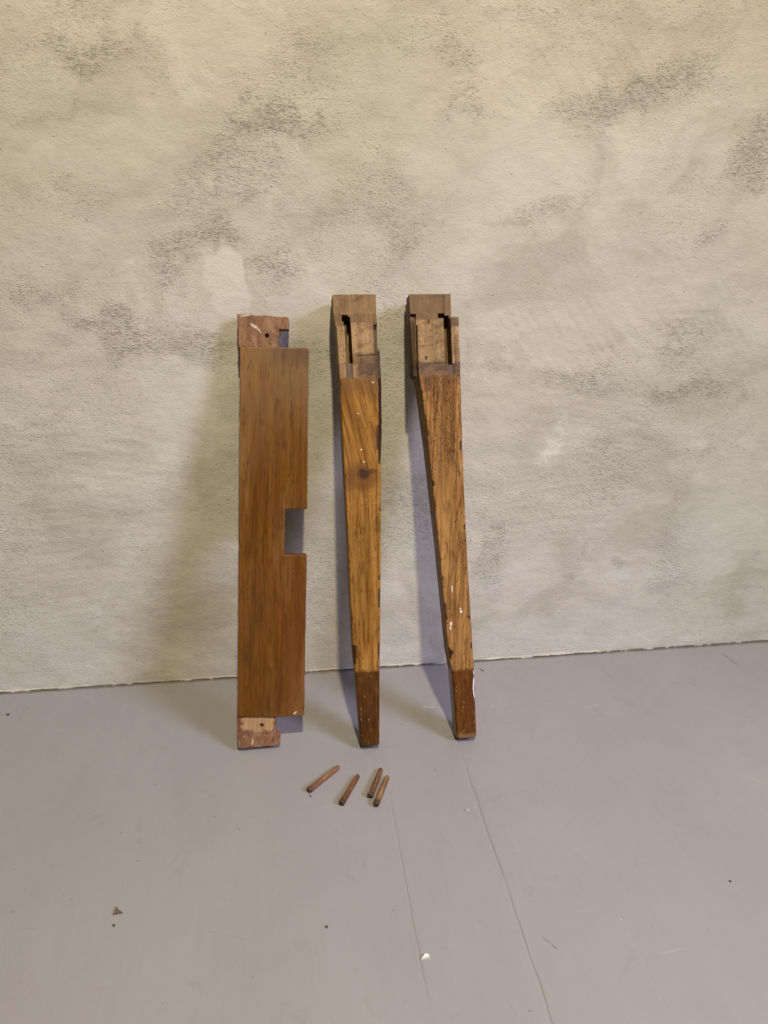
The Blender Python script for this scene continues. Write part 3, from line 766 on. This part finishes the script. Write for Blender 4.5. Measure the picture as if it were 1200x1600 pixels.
def head_extra(kind):
    def f(n, c, h, r, g):
        wob = n.noise(n.co, 80, 4, 0.6)
        if kind == 'a':
            # saw-cut lighter band across the top, pale worm-eaten faces, greasy stain near the shoulder
            band = n.ramp(n.z, 0.6890, 0.6905)
            c = n.mix(n.mul(band, 0.45), c, (0.30, 0.17, 0.075))
            sm = n.box(-0.026, -0.008, 0.693, 0.716, 0.005, wob, 0.02)
            c = n.mix(n.mul(sm, 0.5), c, (0.11, 0.058, 0.026))
            pale = n.box(-0.0085, 0.0275, 0.629, 0.6755, 0.0012, wob, 0.006)
            strip = n.box(-0.0300, -0.0160, 0.6135, 0.6700, 0.001, wob, 0.004)
            low = n.box(-0.0275, 0.003, 0.5915, 0.6125, 0.001, wob, 0.004)
            dk = n.box(0.002, 0.045, 0.580, 0.626, 0.003, wob, 0.022)
            grey = n.box(-0.0170, -0.0062, 0.5905, 0.6125, 0.0004)
            edge = n.mul(n.ramp(n.x, 0.0275, 0.0285), n.ramp(n.z, 0.680, 0.672, 0, 1))
            c = n.mix(n.mul(n.ramp(n.x, -0.012, -0.004), n.mul(pale, 0)), c, c)
        else:
            band = n.ramp(n.z, 0.668, 0.672)
            pale = n.box(-0.0245, 0.0175, 0.6085, 0.6765, 0.0012, wob, 0.006)
            strip = n.box(0.0300, 0.0480, 0.606, 0.664, 0.001, wob, 0.004)
            low = n.box(0.2, 0.3, 0.6, 0.61, 0.001)
            dk = n.box(-0.035, 0.0480, 0.586, 0.6075, 0.001, wob, 0.004)
            grey = n.box(0.0222, 0.0330, 0.5885, 0.6042, 0.0004)
            edge = n.mul(n.ramp(n.x, -0.0235, -0.025, 0, 1), n.ramp(n.z, 0.680, 0.672, 0, 1))  # left lap: shade of the recess put into the colour
            c = n.mix(n.mul(band, 0.25), c, (0.17, 0.095, 0.045))
        pcol = n.mix(n.ramp(g['g1'], 0.35, 0.65), (0.245, 0.142, 0.058), (0.365, 0.222, 0.100))
        c2 = n.mix(n.mul(n.math('MAXIMUM', pale, strip), 0.85), c, pcol)
        c2 = n.mix(n.mul(n.mul(low, 0.8), 1.0), c2, (0.33, 0.19, 0.085))
        c2 = n.mix(n.mul(strip, n.mul(n.ramp(g['g1'], 0.45, 0.62), 0.8)), c2, (0.42, 0.25, 0.11))
        dcol = n.mix(n.ramp(n.noise(n.vscale((60, 60, 120), loc=(8, 8, 8)), 1.0, 4, 0.65), 0.4, 0.62), (0.060, 0.030, 0.015), (0.165, 0.088, 0.042))
        c2 = n.mix(n.mul(dk, 0.8), c2, dcol)
        c2 = n.mix(n.mul(grey, 0.9), c2, (0.085, 0.056, 0.042))
        c2 = n.mix(n.mul(edge, 0.8), c2, (0.05, 0.026, 0.011))
        # worm holes are thick on the pale faces
        pt = n.noise(n.vscale((260, 200, 170), loc=(2, 2, 2)), 1.0, 3, 0.6)
        pm = n.mul(n.ramp(pt, 0.60, 0.68), n.math('MAXIMUM', pale, strip))
        c2 = n.mix(n.mul(pm, 0.6), c2, (0.08, 0.036, 0.018))
        pl = n.noise(n.vscale((110, 100, 60), loc=(6, 2, 9)), 1.0, 4, 0.6, 0.7)
        c2 = n.mix(n.mul(n.mul(n.ramp(pl, 0.54, 0.68), n.math('MAXIMUM', pale, strip)), 0.6), c2, (0.43, 0.27, 0.155))
        c2 = n.mix(n.mul(n.ramp(pl, 0.47, 0.34), 0.45), c2, (0.12, 0.062, 0.030))
        vo = n.voro(n.vscale((1, 0.6, 0.8), loc=(3, 3, 3)), 260)
        sp = n.t.nodes.new("ShaderNodeSeparateColor"); n.t.links.new(vo[1], sp.inputs[0])
        wm = n.mul(n.mul(n.ramp(vo[0], 0.16, 0.30, 1, 0), n.ramp(sp.outputs[0], 0.74, 0.78)), n.math('MAXIMUM', pale, strip))
        c2 = n.mix(n.mul(wm, 0.85), c2, (0.04, 0.018, 0.010))
        h = n.sub(n.add(h, n.mul(wob, 1.2)), n.mul(wm, 1.5))
        if kind == 'b':
            c2 = specks(n, c2, [(-0.0115, 0.6155, 0.0024, 0.0034)], (0.045, 0.022, 0.014))
            c2 = specks(n, c2, [(0.015, 0.634, 0.0014, 0.0010), (0.012, 0.632, 0.0009, 0.0008), (0.0165, 0.637, 0.0008, 0.0012)], (0.36, 0.06, 0.03))
        sm2 = n.noise(n.vscale((22, 22, 60), loc=(5, 5, 1)), 1.0, 4, 0.65, 0.6)
        c2 = n.mix(n.mul(n.ramp(sm2, 0.53, 0.68), 0.5), c2, (0.075, 0.040, 0.020))
        # small pale nicks
        r = n.add(n.mul(r, 0.3), 0.5)
        return c2, h, r
    return f

LIGHTW, MIDW, DARKW = (0.350, 0.170, 0.036), (0.245, 0.108, 0.017), (0.080, 0.028, 0.004)
M_shaft_a = wood("leg_wood_knotty", LIGHTW, MIDW, DARKW, worm=0.45, rough=(0.42, 0.6), streak=0.8, spec=0.2, shear=(0.455, 0.60, 0.20), gall=0.25, holes_scale=170, extra=shaft_a_extra, seed=1.3, crack=0.5)
M_shaft_b = wood("leg_wood_wormy", (0.37, 0.190, 0.056), (0.255, 0.118, 0.028), (0.075, 0.030, 0.008), worm=0.95, rough=(0.48, 0.65), spec=0.2, streak=0.8, gall=0.9, holes_scale=165, extra=shaft_b_extra, seed=4.7, crack=0.9, bumpd=0.0009)
M_foot_a = wood("foot_varnish", (0.095, 0.036, 0.005), (0.066, 0.024, 0.003), (0.035, 0.012, 0.002), worm=0.0, rough=(0.30, 0.42), streak=0.3, extra=foot_extra, seed=6.1, spec=0.2, bumpd=0.0003)
M_foot_b = wood("foot_varnish_chipped", (0.125, 0.044, 0.007), (0.095, 0.032, 0.005), (0.055, 0.018, 0.003), worm=0.0, rough=(0.28, 0.40), streak=0.3, extra=foot_b_extra, seed=7.9, spec=0.22, bumpd=0.0003)
M_head_a = wood("joint_wood", (0.225, 0.130, 0.050), (0.165, 0.092, 0.034), (0.08, 0.042, 0.017), worm=0.05, rough=(0.55, 0.75), streak=0.5, extra=head_extra('a'), seed=3.1, crack=0.3, bumpd=0.0010)
M_head_b = wood("joint_wood_browned", (0.200, 0.114, 0.045), (0.150, 0.082, 0.031), (0.072, 0.040, 0.018), worm=0.1, rough=(0.55, 0.75), streak=0.4, extra=head_extra('b'), seed=8.3, crack=0.3, bumpd=0.0010)

# first leg (middle)
xc = 0.10
TL = [(0.0, 0.0855), (0.127, 0.0796), (0.157, 0.0776), (0.323, 0.0764), (0.484, 0.0743), (0.5875, 0.0730), (0.660, 0.0712), (0.6885, 0.0684), (0.7195, 0.0674)]
TR = [(0.0, 0.1159), (0.124, 0.1200), (0.175, 0.1226), (0.320, 0.1283), (0.462, 0.1330), (0.502, 0.1362), (0.580, 0.1377), (0.628, 0.1372), (0.640, 0.1338), (0.7195, 0.1342)]
TT = [(0.0, 0.031), (0.125, 0.036), (0.320, 0.0445), (0.48, 0.0520), (0.5875, 0.0570), (0.7195, 0.0600)]
mw = Matrix.Translation((xc, -0.2125, 0.0)) @ Matrix.Rotation(-R(17.05), 4, 'X')
leg1 = empty("table_leg", mw, "tapered wooden leg with a dark knot halfway up, between the board and the other leg", "table leg", "tapered wooden legs leaning on the wall")
chips = [(1, 0.455, 0.632, 0.0080), (1, 0.225, 0.262, 0.0048), (0, 0.135, 0.172, 0.0055), (0, 0.27, 0.29, 0.002), (1, 0.27, 0.285, 0.0034), (1, 0.135, 0.175, 0.0036), (1, 0.185, 0.20, 0.0030), (0, 0.33, 0.336, 0.0024), (0, 0.52, 0.528, 0.0022)]
leg_loft("painted_foot", xc, TL, TR, TT, 0.0, 0.1245, M_foot_a, leg1, [], 3, ease=0.0022, endbev=0.003)
leg_loft("shaft", xc, TL, TR, TT, 0.1245, 0.5900, M_shaft_a, leg1, chips, 3, ease=0.0016)
head = leg_loft("joint_head", xc, TL, TR, TT, 0.5900, 0.7195, M_head_a, leg1, [(1, 0.585, 0.632, 0.0065), (0, 0.70, 0.76, 0.0010)], 3, ease=0.0010)
Tt = 0.060
head.parent = None
cut(head, box_bm(-0.06, 0.06, -0.10, -0.0500, 0.6755, 0.80, sub=9, rough=0.0011))                 # top stepped back
cut(head, box_bm(-0.0165, -0.0085, -0.10, -0.0505, 0.6700, 0.69))
cut(head, box_bm(-0.0500, -0.0165, -0.10, -0.0512, 0.6705, 0.80, sub=5, rough=0.0008, seed=4))    # left strip shoulder
cut(head, box_bm(-0.0201, -0.0102, -0.10, -0.0100, 0.6785, 0.6888, sub=2, rough=0.0002))           # square mortise
cut(head, box_bm(-0.0160, -0.0062, -0.10, -0.0330, 0.6134, 0.6800, sub=5, rough=0.0003, skew=-0.02, seed=2))  # slot
cut(head, box_bm(-0.0110, -0.0056, -0.10, -0.0200, 0.6134, 0.6860, sub=4, rough=0.0002, skew=-0.02, seed=3))  # deeper side of slot
cut(head, box_bm(-0.0170, -0.0062, -0.10, -0.0555, 0.5905, 0.6134, sub=2, rough=0.0001))           # stub of the tongue
cut(head, box_bm(-0.050, 0.050, -0.10, -0.0573, 0.6120, 0.6136, sub=3, rough=0.0002, seed=6))
cut(head, box_bm(0.0010, 0.050, -0.10, -0.0565, 0.5880, 0.6265, sub=8, rough=0.0009, seed=8))      # worn patch beside the stub
cut(head, box_bm(0.0278, 0.050, -0.10, -0.0500, 0.6330, 0.6715, sub=6, rough=0.0008, seed=5))      # strip lost on the right
head.parent = leg1

# second leg (right)
xc = 0.22
TL = [(-0.012, 0.2485), (0.106, 0.2414), (0.139, 0.2367), (0.311, 0.2240), (0.476, 0.2097), (0.557, 0.2012), (0.5884, 0.1968), (0.5885, 0.1915), (0.64, 0.1893), (0.6885, 0.1878), (0.7165, 0.1868)]
TR = [(-0.012, 0.2824), (0.108, 0.2793), (0.125, 0.2785), (0.266, 0.2719), (0.434, 0.2660), (0.585, 0.2633), (0.605, 0.2630), (0.678, 0.2620), (0.7165, 0.2618)]
TT = [(0.0, 0.032), (0.107, 0.037), (0.320, 0.0460), (0.48, 0.0540), (0.5875, 0.0600), (0.7165, 0.0620)]
mw = Matrix.Translation((xc - 0.0037, -0.2120, 0.0)) @ Matrix.Rotation(-R(17.05), 4, 'X') @ Matrix.Rotation(R(0.30), 4, 'Y') @ Matrix.Translation((0, 0, 0.0102)) @ Matrix.Scale(0.990, 4)
leg2 = empty("table_leg", mw, "rightmost tapered wooden leg, slanting to the left, with white paint flecks near its foot", "table leg", "tapered wooden legs leaning on the wall")
chips = [(0, 0.545, 0.552, 0.003), (1, 0.338, 0.352, 0.0042), (1, 0.318, 0.328, 0.004), (1, 0.235, 0.245, 0.003), (0, 0.245, 0.252, 0.003), (0, 0.285, 0.30, 0.0028), (0, 0.375, 0.40, 0.0030), (0, 0.41, 0.425, 0.0030), (1, 0.468, 0.486, 0.006), (1, 0.19, 0.202, 0.005), (1, 0.14, 0.156, 0.0045), (0, 0.125, 0.15, 0.0045), (0, 0.19, 0.225, 0.003), (0, 0.33, 0.345, 0.003), (0, 0.49, 0.53, 0.0028), (1, 0.37, 0.39, 0.003), (1, 0.29, 0.31, 0.0025), (0, 0.44, 0.455, 0.002), (1, 0.415, 0.43, 0.002)]
leg_loft("painted_foot", xc, TL, TR, TT, -0.0103, 0.1065, M_foot_b, leg2, [], 9, ease=0.0030, endbev=0.003)
leg_loft("shaft", xc, TL, TR, TT, 0.1065, 0.5884, M_shaft_b, leg2, chips, 9, ease=0.0012)
head = leg_loft("joint_head", xc, TL, TR, TT, 0.5884, 0.7165, M_head_b, leg2, [], 9, ease=0.0009)
head.parent = None
cut(head, box_bm(-0.06, 0.0210, -0.10, -0.0480, 0.6765, 0.80, sub=9, rough=0.0010))
cut(head, box_bm(-0.06, -0.0050, -0.10, -0.0488, 0.6675, 0.70, sub=8, rough=0.0011, seed=3))
cut(head, box_bm(0.0200, 0.0600, -0.10, -0.0492, 0.6777, 0.80, sub=6, rough=0.0003, seed=7))
cut(head, box_bm(0.0325, 0.0600, -0.10, 0.02, 0.6778, 0.80, sub=4, rough=0.0002, seed=2))          # right shoulder
cut(head, box_bm(-0.06, -0.0236, -0.10, -0.0415, 0.5850, 0.6860, sub=6, rough=0.0008, seed=11))     # left lap
cut(head, box_bm(0.0114, 0.0216, -0.10, -0.0100, 0.6765, 0.6868, sub=2, rough=0.0001))              # square mortise
cut(head, box_bm(0.0205, 0.0305, -0.10, -0.0260, 0.6044, 0.6830, sub=4, rough=0.0003, skew=-0.02))  # slot
cut(head, box_bm(0.0190, 0.0240, -0.10, -0.0100, 0.6044, 0.6840, sub=4, rough=0.0002, skew=-0.02, seed=5))
cut(head, box_bm(0.0222, 0.0330, -0.10, -0.0585, 0.5884, 0.6050, sub=2, rough=0.0001))
cut(head, box_bm(0.0203, 0.0208, -0.10, -0.0470, 0.6860, 0.80))                                     # glue line in the top block
cut(head, box_bm(-0.050, 0.0215, -0.10, -0.0597, 0.6065, 0.6080, sub=3, rough=0.0002, seed=6))
cut(head, box_bm(-0.06, -0.0225, -0.016, 0.02, 0.7085, 0.80, sub=2, rough=0.0003, seed=4))
head.parent = leg2

# ------------------------------------------------------------------ pegs on the floor
def peg_material(name, light, mid, dark, seed):
    def ex(n, c, h, r, g):
        m = n.ramp(n.add(n.z, n.mul(n.sub(g['gr'], 0.5), 0.03)), 0.012, 0.002)
        c = n.mix(n.mul(m, 0.85), c, (0.030, 0.014, 0.008))
        bl = n.noise(n.vscale((160, 160, 45), loc=(seed, 1, 1)), 1.0, 4, 0.65, 0.5)
        c = n.mix(n.mul(n.ramp(bl, 0.50, 0.62), 0.7), c, dark)
        c = n.mix(n.mul(n.ramp(bl, 0.44, 0.34), 0.6), c, light)
        return c, h, r
    return wood(name, light, mid, dark, worm=0.0, rough=(0.34, 0.5), streak=0.5, extra=ex, seed=seed, bumpd=0.0010)
pegs = [
    ((-0.0025, -0.3265), (0.0475, -0.2770), ((0.29, 0.150, 0.066), (0.20, 0.092, 0.040), (0.08, 0.033, 0.015)), "light brown wooden peg lying farthest left on the floor, apart from the others", 1),
    ((0.0447, -0.3600), (0.0757, -0.3005), ((0.165, 0.070, 0.028), (0.110, 0.045, 0.018), (0.045, 0.018, 0.008)), "dark red-brown wooden peg on the floor, second from the left", 2),
    ((0.0880, -0.3500), (0.1127, -0.2905), ((0.30, 0.165, 0.065), (0.12, 0.054, 0.021), (0.045, 0.019, 0.008)), "wooden peg with a pale worn side, left one of the close pair on the floor", 3),
    ((0.0950, -0.3690), (0.1206, -0.3085), ((0.30, 0.165, 0.070), (0.14, 0.064, 0.026), (0.05, 0.021, 0.009)), "wooden peg farthest right on the floor, right one of the close pair", 4)]
for (a, b, cols, lab, sd) in pegs:
    a = Vector((a[0], a[1], 0)); b = Vector((b[0], b[1], 0))
    L = (b - a).length
    bm = bmesh.new()
    rings = []
    r0, r1 = 0.0047, 0.0036
    NS = 14
    prof = [(0.0, 0.80), (0.0006, 0.93), (0.0016, 1.0)] + [(0.004 + (L - 0.010) * i / 22, 1.0) for i in range(23)] + [(L - 0.004, 0.97), (L - 0.002, 0.86), (L - 0.0007, 0.62), (L, 0.3)]
    for (z, f) in prof:
        r = (r0 + (r1 - r0) * z / L) * f
        vs = []
        for i in range(NS):
            an = 2 * math.pi * i / NS
            k = 1 + 0.05 * math.cos(an * 3 + sd) + 0.06 * mnoise.noise(Vector((math.cos(an) * 2, math.sin(an) * 2 + sd * 5, z * 70)))
            vs.append(bm.verts.new((math.cos(an) * r * k, math.sin(an) * r * k, z)))
        rings.append(vs)
    for q in range(len(rings) - 1):
        for i in range(NS):
            j = (i + 1) % NS
            bm.faces.new((rings[q][i], rings[q][j], rings[q + 1][j], rings[q + 1][i]))
    bm.faces.new(list(reversed(rings[0]))); bm.faces.new(rings[-1])
    bmesh.ops.recalc_face_normals(bm, faces=bm.faces[:])
    for f in bm.faces: f.smooth = len(f.verts) == 4
    me = bpy.data.meshes.new("wooden_peg"); bm.to_mesh(me); bm.free()
    me.materials.append(peg_material("peg_wood", *cols, seed=10 + sd * 2.3))
    o = bpy.data.objects.new("wooden_peg", me)
    scn.collection.objects.link(o)
    d = Vector((b.x - a.x, b.y - a.y, (r1 - r0) * 0.98)).normalized()
    o.rotation_mode = 'QUATERNION'
    o.rotation_quaternion = d.to_track_quat('Z', 'Y')
    o.location = (a.x, a.y, r0 * 0.99)
    o["label"] = lab; o["category"] = "wooden peg"; o["group"] = "wooden pegs lying on the floor"

# ------------------------------------------------------------------ crumbs on the floor
def plain(name, c1, c2, rough=0.7):
    n = NT(name)
    g = n.noise(n.co, 500, 3)
    return n.out(n.mix(n.ramp(g, 0.35, 0.65), c1, c2), rough, n.bump(g, 0.4, 0.0005), 0.3)
M_bark = plain("dark_wood_crumb", (0.06, 0.045, 0.03), (0.16, 0.12, 0.07))
M_plas = plain("plaster_crumb", (0.70, 0.68, 0.64), (0.55, 0.52, 0.48))
M_grit = plain("dark_grit", (0.03, 0.028, 0.025), (0.10, 0.09, 0.08))
M_paint = plain("grey_paint_blob", (0.31, 0.287, 0.287), (0.33, 0.305, 0.305), 0.42)
def crumb(name, x, y, sx, sy, sz, rot, mat, label, cat, seed, group=None):
    rnd = random.Random(seed)
    bm = bmesh.new()
    bmesh.ops.create_icosphere(bm, subdivisions=2, radius=0.5)
    for v in bm.verts:
        k = 1 + 0.9 * mnoise.noise(v.co * 2.6 + Vector((seed * 3.3, 0, 0)))
        v.co = Vector((v.co.x * sx * k, v.co.y * sy * k, max(-0.2, v.co.z) * sz * k))
    mz = min(v.co.z for v in bm.verts)
    for v in bm.verts: v.co.z -= mz
    me = bpy.data.meshes.new(name); bm.to_mesh(me); bm.free()
    me.materials.append(mat)
    o = bpy.data.objects.new(name, me); scn.collection.objects.link(o)
    o.location = (x, y, -0.0002); o.rotation_euler = (0, 0, R(rot))
    o["label"] = label; o["category"] = cat
    if group: o["group"] = group
    return o
def flake(name, x, y, pts, th, tilt, mat, label, cat):
    bm = bmesh.new()
    a = [bm.verts.new((px, py, 0)) for px, py in pts]
    b = [bm.verts.new((px * 0.92, py * 0.92, th * (0.7 + 0.5 * (k % 2)))) for k, (px, py) in enumerate(pts)]
    bm.faces.new(list(reversed(a))); bm.faces.new(b)
    for k in range(len(a)):
        q = (k + 1) % len(a)
        bm.faces.new((a[k], a[q], b[q], b[k]))
    bmesh.ops.recalc_face_normals(bm, faces=bm.faces[:])
    me = bpy.data.meshes.new(name); bm.to_mesh(me); bm.free()
    me.materials.append(mat)
    o = bpy.data.objects.new(name, me); scn.collection.objects.link(o)
    o.location = (x, y, 0.0002); o.rotation_euler = (R(tilt), 0, 0)
    o["label"] = label; o["category"] = cat
    return o
flake("wood_flake", -0.243, -0.507, [(-0.0055, -0.0045), (0.0060, -0.0035), (0.0015, 0.0005), (-0.0035, 0.0065)], 0.0022, 4, M_bark, "dark triangular flake of wood on the floor at lower left", "flake")
crumb("wood_crumb", -0.2437, -0.527, 0.003, 0.004, 0.002, 10, M_bark, "tiny dark crumb just in front of the triangular flake at lower left", "crumb", 2)
flake("plaster_flake", 0.1252, -0.616, [(-0.0060, -0.0025), (0.0045, -0.0030), (0.0050, 0.0015), (0.0010, 0.0032)], 0.0028, 3, M_plas, "white plaster flake on the floor near the front board joint", "flake")
crumb("paint_blob", 0.2271, -0.3907, 0.007, 0.009, 0.0013, 0, M_paint, "small pale paint blob on the floor beside the long joint", "paint blob", 4)
crumb("splinter", 0.3403, -0.030, 0.0020, 0.0120, 0.0016, 28, M_grit, "thin dark splinter on the floor right of the legs, by the wall", "splinter", 5)
crumb("grit_crumb", -0.5197, -0.067, 0.006, 0.004, 0.003, 0, M_grit, "dark speck of grit on the floor near the wall at far left", "crumb", 6)
crumb("splinter", 0.0005, -0.3335, 0.0012, 0.0055, 0.0015, 4, M_grit, "short dark splinter beside the near end of the leftmost peg", "splinter", 7)
crumb("grit_crumb", 0.013, -0.561, 0.003, 0.004, 0.002, 0, M_grit, "tiny dark grit grain in the lower middle of the floor", "crumb", 8)
crumb("grit_crumb", 0.538, -0.558, 0.003, 0.003, 0.002, 0, M_grit, "tiny dark grit grain on the floor at lower right", "crumb", 9)
